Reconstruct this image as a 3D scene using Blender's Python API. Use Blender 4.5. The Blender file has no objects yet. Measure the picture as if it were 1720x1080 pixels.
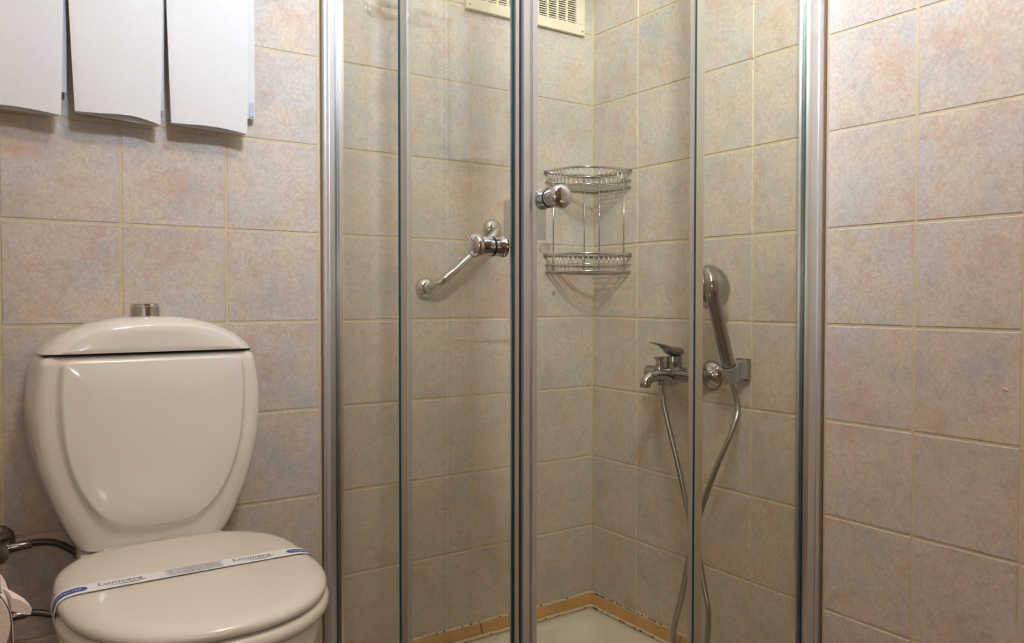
import bpy, bmesh, math, random
from mathutils import Vector, Matrix
random.seed(7)
PI = math.pi
SC = bpy.context.scene
COL = SC.collection

# ------------------------------------------------------------------ camera
CAM_LOC = Vector((-1.44906, -1.86194, 0.90))
YAW, PITCH, ROLL, FPX, PX, PY = 0.6383, -0.0232, 0.0023, 1378.6, 964.29, 531.73
W, H = 1720, 1080
cam_data = bpy.data.cameras.new('camera')
cam = bpy.data.objects.new('camera', cam_data)
COL.objects.link(cam)
fw = Vector((math.sin(YAW)*math.cos(PITCH), math.cos(YAW)*math.cos(PITCH), math.sin(PITCH)))
rt = Vector((math.cos(YAW), -math.sin(YAW), 0))
up = rt.cross(fw)
rt, up = rt*math.cos(ROLL) + up*math.sin(ROLL), up*math.cos(ROLL) - rt*math.sin(ROLL)
M = Matrix((rt, up, -fw)).transposed().to_4x4()
M.translation = CAM_LOC
cam.matrix_world = M
cam_data.sensor_fit = 'HORIZONTAL'
cam_data.sensor_width = 36.0
cam_data.lens = FPX/W*36.0
cam_data.shift_x = -(PX - W/2)/W
cam_data.shift_y = (PY - H/2)/W
cam_data.clip_start = 0.02
SC.camera = cam

# ------------------------------------------------------------------ world, exposure, lights
world = bpy.data.worlds.new('world'); SC.world = world
world.use_nodes = True
world.node_tree.nodes['Background'].inputs[0].default_value = (0.8, 0.85, 0.95, 1)
world.node_tree.nodes['Background'].inputs[1].default_value = 0.05
vs = SC.view_settings
vs.view_transform = 'Standard'; vs.look = 'None'; vs.gamma = 1.0; vs.use_curve_mapping = False
vs.exposure = 0.33
LAMP_POS = (-0.95, -1.45)              # warm ceiling lamp
LAMP_EMIT = 84.0
LAMP_COL = (1.0, 0.74, 0.48)
SPOT_POS = Vector((-1.13, -1.66, 2.06))  # added cool spot, unseen, aimed to brighten the upper walls
SPOT_DIR = Vector((0.545, 0.80, 0.20)).normalized()
SPOT_POWER = 148.0
SPOT_COL = (0.80, 0.93, 1.10)
sl = bpy.data.lights.new('added_spot_light', 'SPOT'); sl.energy = SPOT_POWER; sl.color = SPOT_COL
sl.spot_size = math.radians(140); sl.spot_blend = 1.0; sl.shadow_soft_size = 0.08
slo = bpy.data.objects.new('added_spot_light', sl); COL.objects.link(slo)
slo.location = SPOT_POS; slo.rotation_euler = SPOT_DIR.to_track_quat('-Z', 'Y').to_euler()
# the photographer's flash, just above the lens
FLASH_POS = CAM_LOC + Vector((-0.02, -0.04, 0.12))
fl = bpy.data.lights.new('camera_flash', 'POINT'); fl.energy = 4.0; fl.color = (0.95, 0.98, 1.0); fl.shadow_soft_size = 0.025
flo = bpy.data.objects.new('camera_flash', fl); COL.objects.link(flo); flo.location = FLASH_POS

# ------------------------------------------------------------------ materials
MATS = {}
def new_mat(name):
    m = bpy.data.materials.new(name); m.use_nodes = True
    nt = m.node_tree
    b = nt.nodes['Principled BSDF']
    MATS[name] = m
    return m, nt, b
def srgb(r, g, b):
    f = lambda c: c/12.92 if c <= 0.04045 else ((c+0.055)/1.055)**2.4
    return (f(r/255), f(g/255), f(b/255), 1)
def simple(name, col, rough=0.5, metal=0.0, coat=0.0, spec=0.5, noise=0.0, nscale=40.0, bump=0.0, bscale=200.0):
    m, nt, b = new_mat(name)
    b.inputs['Base Color'].default_value = col
    b.inputs['Roughness'].default_value = rough
    b.inputs['Metallic'].default_value = metal
    b.inputs['Coat Weight'].default_value = coat
    b.inputs['Coat Roughness'].default_value = 0.05
    b.inputs['Specular IOR Level'].default_value = spec
    tc = nt.nodes.new('ShaderNodeTexCoord')
    if noise > 0:
        n = nt.nodes.new('ShaderNodeTexNoise'); n.inputs['Scale'].default_value = nscale; n.inputs['Detail'].default_value = 5
        nt.links.new(tc.outputs['Object'], n.inputs['Vector'])
        r = nt.nodes.new('ShaderNodeValToRGB')
        r.color_ramp.elements[0].position = 0.3; r.color_ramp.elements[1].position = 0.7
        r.color_ramp.elements[0].color = tuple(c*(1-noise) for c in col[:3]) + (1,)
        r.color_ramp.elements[1].color = tuple(min(1, c*(1+noise*0.5)) for c in col[:3]) + (1,)
        nt.links.new(n.outputs['Fac'], r.inputs['Fac'])
        nt.links.new(r.outputs['Color'], b.inputs['Base Color'])
    if bump > 0:
        n2 = nt.nodes.new('ShaderNodeTexNoise'); n2.inputs['Scale'].default_value = bscale; n2.inputs['Detail'].default_value = 3
        nt.links.new(tc.outputs['Object'], n2.inputs['Vector'])
        bp = nt.nodes.new('ShaderNodeBump'); bp.inputs['Strength'].default_value = bump; bp.inputs['Distance'].default_value = 0.002
        nt.links.new(n2.outputs['Fac'], bp.inputs['Height'])
        nt.links.new(bp.outputs['Normal'], b.inputs['Normal'])
    return m

def mix_rgb(nt, fac, a, b):
    n = nt.nodes.new('ShaderNodeMix'); n.data_type = 'RGBA'
    for s, v in ((n.inputs[0], fac), (n.inputs[6], a), (n.inputs[7], b)):
        if hasattr(v, 'is_linked') or hasattr(v, 'links'): nt.links.new(v, s)
        else: s.default_value = v
    return n.outputs[2]

def tile_material(name):
    m, nt, b = new_mat(name)
    tc = nt.nodes.new('ShaderNodeTexCoord'); oi = nt.nodes.new('ShaderNodeObjectInfo')
    mul = nt.nodes.new('ShaderNodeMath'); mul.operation = 'MULTIPLY'; mul.inputs[1].default_value = 37.0
    nt.links.new(oi.outputs['Random'], mul.inputs[0])
    cmb = nt.nodes.new('ShaderNodeCombineXYZ')
    for i in range(3): nt.links.new(mul.outputs[0], cmb.inputs[i])
    add = nt.nodes.new('ShaderNodeVectorMath'); add.operation = 'ADD'
    nt.links.new(tc.outputs['Object'], add.inputs[0]); nt.links.new(cmb.outputs[0], add.inputs[1])
    def noise(scale, detail, rough, lo, hi, dist=0.0):
        n = nt.nodes.new('ShaderNodeTexNoise'); n.inputs['Scale'].default_value = scale
        n.inputs['Detail'].default_value = detail; n.inputs['Roughness'].default_value = rough
        n.inputs['Distortion'].default_value = dist
        nt.links.new(add.outputs[0], n.inputs['Vector'])
        r = nt.nodes.new('ShaderNodeMapRange'); r.inputs[1].default_value = lo; r.inputs[2].default_value = hi
        nt.links.new(n.outputs['Fac'], r.inputs[0])
        return r.outputs[0], n.outputs['Fac']
    cloud, _ = noise(11, 5, 0.6, 0.40, 0.60, 0.4)
    rust, _ = noise(12, 10, 0.78, 0.51, 0.70, 0.4)
    blue, _ = noise(9, 6, 0.7, 0.50, 0.68, 0.3)
    speck, sraw = noise(150, 6, 0.8, 0.38, 0.62)
    vein, _ = noise(60, 10, 0.85, 0.50, 0.66, 0.6)
    def scaled(v, k):
        n = nt.nodes.new('ShaderNodeMath'); n.operation = 'MULTIPLY'; n.inputs[1].default_value = k
        nt.links.new(v, n.inputs[0]); return n.outputs[0]
    c = mix_rgb(nt, cloud, srgb(207, 201, 197), srgb(216, 202, 185))
    c = mix_rgb(nt, scaled(blue, 0.8), c, srgb(182, 183, 186))
    c = mix_rgb(nt, scaled(rust, 0.80), c, srgb(206, 160, 132))
    c = mix_rgb(nt, scaled(vein, 0.58), c, srgb(158, 142, 130))
    c = mix_rgb(nt, scaled(speck, 0.46), c, srgb(160, 146, 134))
    nt.links.new(c, b.inputs['Base Color'])
    b.inputs['Roughness'].default_value = 0.42
    b.inputs['Specular IOR Level'].default_value = 0.35
    bp = nt.nodes.new('ShaderNodeBump'); bp.inputs['Strength'].default_value = 0.18; bp.inputs['Distance'].default_value = 0.002
    nt.links.new(sraw, bp.inputs['Height']); nt.links.new(bp.outputs['Normal'], b.inputs['Normal'])
    return m

def plain_wall_material(name):
    m, nt, b = new_mat(name)
    tc = nt.nodes.new('ShaderNodeTexCoord')
    n = nt.nodes.new('ShaderNodeTexNoise'); n.inputs['Scale'].default_value = 9; n.inputs['Detail'].default_value = 6
    nt.links.new(tc.outputs['Object'], n.inputs['Vector'])
    c = mix_rgb(nt, n.outputs['Fac'], srgb(190, 182, 176), srgb(205, 188, 168))
    nt.links.new(c, b.inputs['Base Color']); b.inputs['Roughness'].default_value = 0.45
    return m

def glass_material(name, tint, refl=1.0):
    m = bpy.data.materials.new(name); m.use_nodes = True; MATS[name] = m
    nt = m.node_tree; nt.nodes.clear()
    out = nt.nodes.new('ShaderNodeOutputMaterial')
    tr = nt.nodes.new('ShaderNodeBsdfTransparent'); tr.inputs[0].default_value = tint
    gl = nt.nodes.new('ShaderNodeBsdfGlossy'); gl.inputs['Roughness'].default_value = 0.01
    gl.inputs[0].default_value = (refl, refl, refl, 1)
    lw = nt.nodes.new('ShaderNodeLayerWeight'); lw.inputs[0].default_value = 0.5     # facing = 1 - cos
    pw = nt.nodes.new('ShaderNodeMath'); pw.operation = 'POWER'; pw.inputs[1].default_value = 5.0
    fr = nt.nodes.new('ShaderNodeMath'); fr.operation = 'MULTIPLY_ADD'; fr.inputs[1].default_value = 0.9; fr.inputs[2].default_value = 0.03
    nt.links.new(lw.outputs['Facing'], pw.inputs[0]); nt.links.new(pw.outputs[0], fr.inputs[0])
    mx = nt.nodes.new('ShaderNodeMixShader')
    nt.links.new(fr.outputs[0], mx.inputs[0]); nt.links.new(tr.outputs[0], mx.inputs[1]); nt.links.new(gl.outputs[0], mx.inputs[2])
    nt.links.new(mx.outputs[0], out.inputs[0])
    return m

def emit_material(name, col, strength):
    m, nt, b = new_mat(name)
    b.inputs['Base Color'].default_value = (1, 1, 1, 1)
    b.inputs['Emission Color'].default_value = tuple(col) + (1,)
    b.inputs['Emission Strength'].default_value = strength
    return m

tile_material('tile')
plain_wall_material('plain_wall')
simple('grout', srgb(206, 190, 162), 0.85, noise=0.12, nscale=25, bump=0.3, bscale=400)
simple('ceiling_paint', srgb(236, 234, 228), 0.8)
simple('entry_wall', srgb(120, 96, 74), 0.6, noise=0.1, nscale=8)
simple('floor_tile', srgb(112, 88, 68), 0.5, noise=0.12, nscale=14)
simple('ceramic', srgb(243, 240, 236), 0.12, coat=0.6, spec=0.5)
simple('seat_plastic', srgb(227, 221, 212), 0.18, coat=0.3)
simple('tray_acrylic', srgb(222, 216, 206), 0.3, noise=0.05, nscale=10)
simple('chrome', (0.62, 0.62, 0.63, 1), 0.07, metal=1.0)
simple('fitting_chrome', (0.40, 0.385, 0.37, 1), 0.12, metal=1.0)
simple('chrome_wire', (0.62, 0.62, 0.62, 1), 0.18, metal=1.0)
simple('hose_steel', (0.42, 0.41, 0.40, 1), 0.28, metal=1.0)
simple('dark_braid', (0.10, 0.09, 0.085, 1), 0.35, metal=0.6, noise=0.5, nscale=500)
simple('old_chrome', (0.30, 0.29, 0.28, 1), 0.2, metal=1.0)
simple('aluminium', (0.76, 0.76, 0.77, 1), 0.34, metal=1.0)
simple('seal_plastic', srgb(178, 172, 166), 0.3)
simple('seal_dark', srgb(38, 40, 44), 0.4)
simple('glass_edge', srgb(38, 66, 66), 0.15)
simple('rubber', srgb(18, 18, 18), 0.5)
simple('towel_cotton', srgb(236, 236, 238), 0.95, spec=0.1, noise=0.03, nscale=300, bump=0.9, bscale=900)
simple('towel_label', srgb(186, 196, 216), 0.8)
simple('gap_shadow', srgb(112, 92, 70), 0.9)  # shadow line of the gap beside the post, put into the colour
simple('trim_tile', srgb(196, 152, 96), 0.4, noise=0.15, nscale=30)
simple('silicone', srgb(214, 200, 170), 0.5, noise=0.1, nscale=60)
simple('mould', srgb(46, 38, 30), 0.9)
simple('vent_plastic', srgb(222, 213, 190), 0.4)
simple('vent_dark', srgb(120, 104, 82), 0.8)
simple('tissue', srgb(232, 218, 208), 0.95, spec=0.1, noise=0.03, nscale=120, bump=0.4, bscale=300)
simple('band_paper', srgb(238, 239, 243), 0.5)
simple('blue_print', srgb(24, 70, 150), 0.5)
simple('navy_print', srgb(40, 48, 100), 0.5)
simple('white_print', srgb(225, 232, 245), 0.5)
simple('white_plastic', srgb(225, 222, 216), 0.35)
simple('grey_metal', srgb(170, 168, 165), 0.35, metal=0.6)
glass_material('glass', (0.994, 0.992, 0.940, 1))
glass_material('catch_plastic', (0.80, 0.80, 0.82, 1))

# ------------------------------------------------------------------ mesh helpers
def obj(name, bm, mat, parent=None, smooth=False, angle=None):
    me = bpy.data.meshes.new(name)
    bmesh.ops.recalc_face_normals(bm, faces=bm.faces[:])
    bm.to_mesh(me); bm.free()
    for m in (mat if isinstance(mat, (list, tuple)) else [mat]): me.materials.append(MATS[m])
    o = bpy.data.objects.new(name, me); COL.objects.link(o)
    if parent is not None: o.parent = parent
    if smooth:
        for p in me.polygons: p.use_smooth = True
        if angle is not None: me.set_sharp_from_angle(angle=math.radians(angle))
    return o
def tag(o, label=None, cat=None, group=None, kind=None):
    if label: o['label'] = label
    if cat: o['category'] = cat
    if group: o['group'] = group
    if kind: o['kind'] = kind
    return o
def thing(name, label, cat, loc, group=None):
    o = bpy.data.objects.new(name, None); COL.objects.link(o); o.location = loc
    o.empty_display_size = 0.05
    tag(o, label, cat, group); return o
def B(): return bmesh.new()
def box(bm, a, b, bevel=0.0, seg=2):
    x0, y0, z0 = (min(a[i], b[i]) for i in range(3)); x1, y1, z1 = (max(a[i], b[i]) for i in range(3))
    vs_ = [bm.verts.new(p) for p in ((x0,y0,z0),(x1,y0,z0),(x1,y1,z0),(x0,y1,z0),(x0,y0,z1),(x1,y0,z1),(x1,y1,z1),(x0,y1,z1))]
    fs = [bm.faces.new([vs_[i] for i in q]) for q in ((0,3,2,1),(4,5,6,7),(0,1,5,4),(1,2,6,5),(2,3,7,6),(3,0,4,7))]
    if bevel > 0:
        es = list({e for f in fs for e in f.edges})
        bmesh.ops.bevel(bm, geom=es, offset=bevel, segments=seg, affect='EDGES', profile=0.6)
    return bm
def frame_of(d):
    d = Vector(d).normalized()
    a = Vector((0,0,1)) if abs(d.z) < 0.9 else Vector((1,0,0))
    u = d.cross(a).normalized(); v = d.cross(u).normalized()
    return d, u, v
def lathe(bm, origin, axis, prof, n=32):
    """prof: list of (distance along axis, radius)"""
    o = Vector(origin); d, u, v = frame_of(axis)
    rings = []
    for t, r in prof:
        c = o + d*t
        if r < 1e-6: rings.append([bm.verts.new(c)])
        else: rings.append([bm.verts.new(c + (u*math.cos(2*PI*i/n) + v*math.sin(2*PI*i/n))*r) for i in range(n)])
    bridge(bm, rings)
    return bm
def bridge(bm, rings, cap=True):
    for A, C in zip(rings[:-1], rings[1:]):
        if len(A) == 1 and len(C) == 1: continue
        n = max(len(A), len(C))
        for i in range(n):
            j = (i+1) % n
            if len(A) == 1: f = (A[0], C[i], C[j])
            elif len(C) == 1: f = (A[i], C[0], A[j])
            else: f = (A[i], C[i], C[j], A[j])
            try: bm.faces.new(f)
            except ValueError: pass
    if cap:
        for R in (rings[0], rings[-1]):
            if len(R) > 2:
                try: bm.faces.new(R)
                except ValueError: pass
def tube(bm, pts, rad, n=10, cap=True, closed=False):
    pts = [Vector(p) for p in pts]
    m = len(pts)
    rads = rad if isinstance(rad, (list, tuple)) else [rad]*m
    T = []
    for i in range(m):
        if closed: t = pts[(i+1) % m] - pts[i-1]
        else: t = pts[min(i+1, m-1)] - pts[max(i-1, 0)]
        T.append(t.normalized())
    _, u, v = frame_of(T[0])
    rings = []
    for i in range(m):
        u = (u - T[i]*u.dot(T[i])).normalized(); v = T[i].cross(u)
        rings.append([bm.verts.new(pts[i] + (u*math.cos(2*PI*k/n) + v*math.sin(2*PI*k/n))*rads[i]) for k in range(n)])
    if closed: rings.append(rings[0])
    bridge(bm, rings, cap and not closed)
    return bm
def catmull(ps, per=12):
    ps = [Vector(p) for p in ps]
    P = [ps[0]*2 - ps[1]] + ps + [ps[-1]*2 - ps[-2]]
    out = []
    for i in range(1, len(P)-2):
        for k in range(per):
            t = k/per
            a, b, c, d = P[i-1], P[i], P[i+1], P[i+2]
            out.append(0.5*((2*b) + (c-a)*t + (2*a-5*b+4*c-d)*t*t + (-a+3*b-3*c+d)*t**3))
    out.append(ps[-1]); return out
def resample(pts, step):
    out = [pts[0]]; acc = 0
    for a, b in zip(pts[:-1], pts[1:]):
        L = (b-a).length
        while acc + L >= step:
            t = (step-acc)/L; a = a.lerp(b, t); out.append(a.copy()); L = (b-a).length; acc = 0
            if L < 1e-9: break
        acc += L
    return out
def ring_loft(bm, rings, cap0=True, cap1=True):
    R = [[bm.verts.new(p) for p in r] for r in rings]
    bridge(bm, R, cap=False)
    if cap0: bm.faces.new(R[0])
    if cap1: bm.faces.new(R[-1])
    return bm
def smooth_closed(pts, n):
    """resample a 2-D closed polyline through catmull to n points evenly spaced"""
    k = len(pts); P = [Vector((p[0], p[1], 0)) for p in pts]
    dense = []
    for i in range(k):
        a, b, c, d = P[i-1], P[i], P[(i+1) % k], P[(i+2) % k]
        for j in range(16):
            t = j/16
            dense.append(0.5*((2*b) + (c-a)*t + (2*a-5*b+4*c-d)*t*t + (-a+3*b-3*c+d)*t**3))
    dense.append(dense[0].copy())
    Ls = [0]
    for a, b in zip(dense[:-1], dense[1:]): Ls.append(Ls[-1] + (b-a).length)
    out = []; j = 0
    for i in range(n):
        s = Ls[-1]*i/n
        while Ls[j+1] < s: j += 1
        t = (s-Ls[j])/max(1e-9, Ls[j+1]-Ls[j]); q = dense[j].lerp(dense[j+1], t); out.append((q.x, q.y))
    return out

# ------------------------------------------------------------------ room shell
T = 0.2; Z0 = 0.90 - 0.27810*0.2          # height of the grout line nearest eye level
XL1, YR1 = 0.98420*T, 0.97120*T           # first joint from the corner on each wall
RX, RY, RZ = -1.70, -2.62, Z0 + 8*T       # room limits
GAP = 0.0048
def wall(name, a, b, mat):
    o = obj(name, box(B(), a, b), mat); tag(o, kind='structure'); return o
FLOOR_Z = 0.0
wl = wall('wall_left', (RX-0.1, 0.0016, -0.14), (0.1, 0.10, RZ), 'grout')
wr = wall('wall_right', (0.0016, RY-0.1, -0.14), (0.10, 0.0016, RZ), 'grout')
ws = wall('wall_side', (RX-0.1, RY, -0.14), (RX, 0.0, RZ), 'plain_wall')
we = wall('wall_entry', (RX, RY-0.1, -0.14), (0.0, RY, RZ), 'entry_wall')
ce = wall('ceiling', (RX-0.1, RY-0.1, RZ), (0.1, 0.1, RZ+0.08), 'ceiling_paint')
SH = 0.80                                 # shower bay
bm = B(); box(bm, (RX, RY, -0.10), (-SH, 0, FLOOR_Z)); box(bm, (-SH, RY, -0.10), (0, -SH, FLOOR_Z))
box(bm, (-SH, -SH, -0.14), (0, 0, -0.11))
tag(obj('floor', bm, 'floor_tile'), kind='structure')

def tile_mesh(name, w, h):
    bm = B(); c = 0.0016; t = 0.006
    fr = [(-w/2+c, 0, -h/2+c), (w/2-c, 0, -h/2+c), (w/2-c, 0, h/2-c), (-w/2+c, 0, h/2-c)]
    md = [(-w/2, c, -h/2), (w/2, c, -h/2), (w/2, c, h/2), (-w/2, c, h/2)]
    bk = [(-w/2, t, -h/2), (w/2, t, -h/2), (w/2, t, h/2), (-w/2, t, h/2)]
    R = [[bm.verts.new(p) for p in r] for r in (fr, md, bk)]
    bridge(bm, R)
    bmesh.ops.recalc_face_normals(bm, faces=bm.faces[:])
    me = bpy.data.meshes.new(name); bm.to_mesh(me); bm.free(); me.materials.append(MATS['tile']); return me
meshes = {}
def place_tile(parent, axis, s0, s1, z0, z1):
    """s0<s1 distances from the corner along the wall"""
    w = s1-s0-GAP; h = z1-z0-GAP
    key = (round(w, 4), round(h, 4))
    if key not in meshes: meshes[key] = tile_mesh('tile', w, h)
    o = bpy.data.objects.new('tile', meshes[key]); COL.objects.link(o); o.parent = parent
    m = (s0+s1)/2; j = random.uniform(-0.0003, 0.0003)
    if axis == 'L': o.location = (-m, j, (z0+z1)/2)
    else:
        o.location = (j, -m, (z0+z1)/2); o.rotation_euler = (0, 0, -PI/2)
    o.rotation_euler.rotate_axis('Y', random.choice((0, PI)) if abs(w-h) < 1e-6 or True else 0)
for k in range(-4, 8):
    for c in range(0, 9):
        s0 = 0 if c == 0 else XL1 + (c-1)*T; s1 = XL1 + c*T
        s1 = min(s1, -RX)
        if s1 - s0 > 0.03: place_tile(wl, 'L', s0, s1, Z0+k*T, Z0+(k+1)*T)
    for c in range(0, 13):
        s0 = 0 if c == 0 else YR1 + (c-1)*T; s1 = min(YR1 + c*T, -RY)
        if s1 - s0 > 0.03: place_tile(wr, 'R', s0, s1, Z0+k*T, Z0+(k+1)*T)
zb = Z0-4*T
for c in range(4, 9):
    s0 = max(SH+0.002, XL1 + (c-1)*T); s1 = min(XL1 + c*T, -RX)
    if s1-s0 > 0.02: place_tile(wl, 'L', s0, s1, 0.0, zb)
for c in range(4, 13):
    s0 = max(SH+0.002, YR1 + (c-1)*T); s1 = min(YR1 + c*T, -RY)
    if s1-s0 > 0.02: place_tile(wr, 'R', s0, s1, 0.0, zb)

# chips, plug in the tiles
bm = B(); lathe(bm, (0, 0.001, 0), (0, -1, 0), [(0, 0.0062), (0.0028, 0.0062), (0.0034, 0.005), (0.002, 0.0035), (0.002, 0)], 20)
o = obj('wall_plug', bm, 'grey_metal', None, True, 40); o.location = (-0.1383, 0, 0.9126)
tag(o, 'small round grey plug in the shower tile below the wire basket', 'wall plug')

for (y, z, r) in ((-1.1656, 0.7422, 0.0042), (-0.8229, 0.2978, 0.0026)):
    bm = B(); rnd = random.Random(int(z*1000)); n = 9
    rim = [bm.verts.new((-0.0005, r*1.5*math.cos(2*PI*i/n)*rnd.uniform(.7, 1.1), r*math.sin(2*PI*i/n)*rnd.uniform(.6, 1.1) + 0.25*r*math.cos(2*PI*i/n))) for i in range(n)]
    top = [bm.verts.new((-0.0022, v.co.y*0.6, v.co.z*0.6 + r*0.2)) for v in rim]
    bridge(bm, [rim, top]); o = obj('tile_chip', bm, 'silicone', wr); o.location = (0, y, z)

# ------------------------------------------------------------------ trim along the tray
def trim(name, axis, segs):
    root = bpy.data.objects.new(name, None); COL.objects.link(root); tag(root, kind='structure')
    for s0, s1 in segs:
        bm = B()
        pr = [(0.0, 0.018), (0.017, 0.018), (0.018, 0.021), (0.0165, 0.027), (0.009, 0.043), (0.006, 0.0462), (0.0, 0.0475)]
        for s in (s0+0.0008, s1-0.0008):
            for d, z in pr:
                bm.verts.new((-s, -d, z) if axis == 'L' else (-d, -s, z))
        bm.verts.ensure_lookup_table(); n = len(pr)
        for i in range(n):
            j = (i+1) % n; bm.faces.new([bm.verts[i], bm.verts[j], bm.verts[n+j], bm.verts[n+i]])
        bm.faces.new(bm.verts[:n]); bm.faces.new(bm.verts[n:])
        obj('trim_tile', bm, 'trim_tile', root)
    bm = B()
    if axis == 'L': tube(bm, [(-s, -0.0035+0.001*math.sin(s*40), 0.0485+0.0006*math.sin(s*63)) for s in [0.004+i*0.012 for i in range(63)]], 0.0042, 8)
    else: tube(bm, [(-0.0035+0.001*math.sin(s*40), -s, 0.0485+0.0006*math.sin(s*63)) for s in [0.004+i*0.012 for i in range(63)]], 0.0042, 8)
    obj('silicone_bead', bm, 'silicone', root, True)
    bm = B()
    if axis == 'L': tube(bm, [(-s, -0.019+0.001*math.sin(s*55), 0.0175) for s in [0.01+i*0.012 for i in range(62)]], 0.0048, 8)
    else: tube(bm, [(-0.019+0.001*math.sin(s*55), -s, 0.0175) for s in [0.01+i*0.012 for i in range(62)]], 0.0048, 8)
    obj('silicone_bead', bm, 'silicone', root, True)
    # dark mould flecks along the joints
    rnd = random.Random(3 if axis == 'L' else 11)
    bm = B()
    for i in range(26 if axis == 'L' else 60):
        s = rnd.uniform(0.005, 0.60) if axis == 'L' else rnd.choice((rnd.uniform(0.02, 0.32), rnd.uniform(0.02, 0.16), rnd.uniform(0.12, 0.3)))
        hi = rnd.random() < 0.75
        z = 0.0515 if hi else 0.0185; d = 0.0068 if hi else 0.0235
        r = rnd.uniform(0.0008, 0.0021)
        c = Vector((-s, -d, z)) if axis == 'L' else Vector((-d, -s, z))
        mtx = Matrix.Translation(c) @ Matrix.Diagonal((r*2.2, r, r, 1)) if axis == 'L' else Matrix.Translation(c) @ Matrix.Diagonal((r, r*2.6, r, 1))
        bmesh.ops.create_icosphere(bm, subdivisions=1, radius=1, matrix=mtx)
    tag(obj('mould_flecks', bm, 'mould', root), kind='stuff')
trim('trim_1', 'L', [(0.002, 0.375), (0.377, 0.752)])
trim('trim_2', 'R', [(0.002, 0.375), (0.377, 0.752)])

# ------------------------------------------------------------------ shower tray
def rrect(cx, cy, hx, hy, r, z, n=10):
    pts = []
    for (sx, sy, a0) in ((1, 1, 0), (-1, 1, PI/2), (-1, -1, PI), (1, -1, 3*PI/2)):
        for i in range(n):
            a = a0 + PI/2*i/(n-1)
            pts.append((cx + sx*(hx-r) + r*math.cos(a), cy + sy*(hy-r) + r*math.sin(a), z))
    return pts
tray = thing('shower_tray', 'white acrylic square shower tray in the tiled corner', 'shower tray', (-0.4, -0.4, -0.105))
c = -0.4
OC = Vector((-0.4, -0.4, -0.105))
def loc(pts): return [tuple(Vector(p)-OC) for p in pts]
bm = B()
ring_loft(bm, [loc(r) for r in (
    rrect(c, c, 0.397, 0.397, 0.01, -0.10), rrect(c, c, 0.397, 0.397, 0.01, 0.010), rrect(c, c, 0.394, 0.394, 0.012, 0.0135),
    rrect(c, c, 0.352, 0.352, 0.05, 0.0135), rrect(c, c, 0.343, 0.343, 0.06, 0.0115), rrect(c, c, 0.336, 0.336, 0.075, 0.004),
    rrect(c, c, 0.325, 0.325, 0.09, -0.02), rrect(c, c, 0.30, 0.30, 0.10, -0.042), rrect(c, c, 0.26, 0.26, 0.11, -0.050),
    rrect(c, c, 0.05, 0.05, 0.04, -0.056))])
obj('tray_body', bm, 'tray_acrylic', tray, True, 50)
bm = B(); lathe(bm, tuple(Vector((c, c, -0.0565))-OC), (0, 0, 1), [(0, 0.045), (0.003, 0.044), (0.004, 0.038), (0.002, 0.012), (0.0035, 0)], 32)
obj('drain_cover', bm, 'chrome', tray, True, 40)

# ------------------------------------------------------------------ shower enclosure (fixed frame) and doors
ZB, ZT = 0.030, 1.93
PF = -0.773     # outer plane of the fixed panes
PD = -0.722     # plane of the sliding doors
def slab(bm, axis, plane, th, s0, s1, z0, z1, mat_idx_edge=1):
    """vertical pane; axis 'L' = pane parallel to y at x=plane; 'R' = parallel to x at y=plane"""
    n0 = len(bm.faces)
    if axis == 'L': box(bm, (plane-th/2, -s0, z0), (plane+th/2, -s1, z1))
    else: box(bm, (-s0, plane-th/2, z0), (-s1, plane+th/2, z1))
    bm.faces.ensure_lookup_table(); bm.normal_update()
    ax = 0 if axis == 'L' else 1
    for f in bm.faces[n0:]:
        if abs(f.normal[ax]) < 0.5: f.material_index = mat_idx_edge
def bx2(bm, axis, p0, p1, s0, s1, z0, z1, bev=0.0):
    """box given in (plane range, along-wall range) for either side"""
    if axis == 'L': box(bm, (p0, -s0, z0), (p1, -s1, z1), bev)
    else: box(bm, (-s0, p0, z0), (-s1, p1, z1), bev)
    return bm
enc = thing('shower_enclosure', 'square glass shower enclosure with brushed aluminium frame in the corner', 'shower enclosure', (0, 0, 0))
for ax, side in (('L', 'left'), ('R', 'right')):
    # wall profile: outer flange, main channel, inner flange
    bm = B()
    bx2(bm, ax, -0.790, -0.7885, 0.0003, 0.022, ZB, ZT)
    bx2(bm, ax, -0.7885, -0.757, 0.0003, 0.046, ZB, ZT, 0.0015)
    bx2(bm, ax, -0.757, -0.752, 0.0003, 0.030, ZB, ZT)
    obj('wall_profile', bm, 'aluminium', enc)
    bm = B(); bx2(bm, ax, -0.7925, -0.7895, 0.0002, 0.0045, ZB, ZT)
    obj('gap_shadow_strip', bm, 'gap_shadow', enc)  # thin strip painted dark to stand for shade between profile and tiles
    bm = B(); slab(bm, ax, PF, 0.005, 0.0465, 0.384 if ax == 'L' else 0.363, ZB+0.03, ZT-0.03)
    obj('fixed_pane', bm, ['glass', 'glass_edge'], enc)
    bm = B(); bx2(bm, ax, PF+0.0035, PF+0.0065, 0.0465, 0.060, ZB+0.03, ZT-0.03)
    obj('glazing_strip', bm, 'aluminium', enc)
    for z0, z1 in ((ZB-0.0165, ZB+0.029), (ZT-0.029, ZT+0.012)):
        bm = B(); bx2(bm, ax, -0.789, -0.705, 0.047, 0.7045 if ax == 'L' else 0.789, z0, z1, 0.003)
        obj('rail', bm, 'aluminium', enc)
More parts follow.
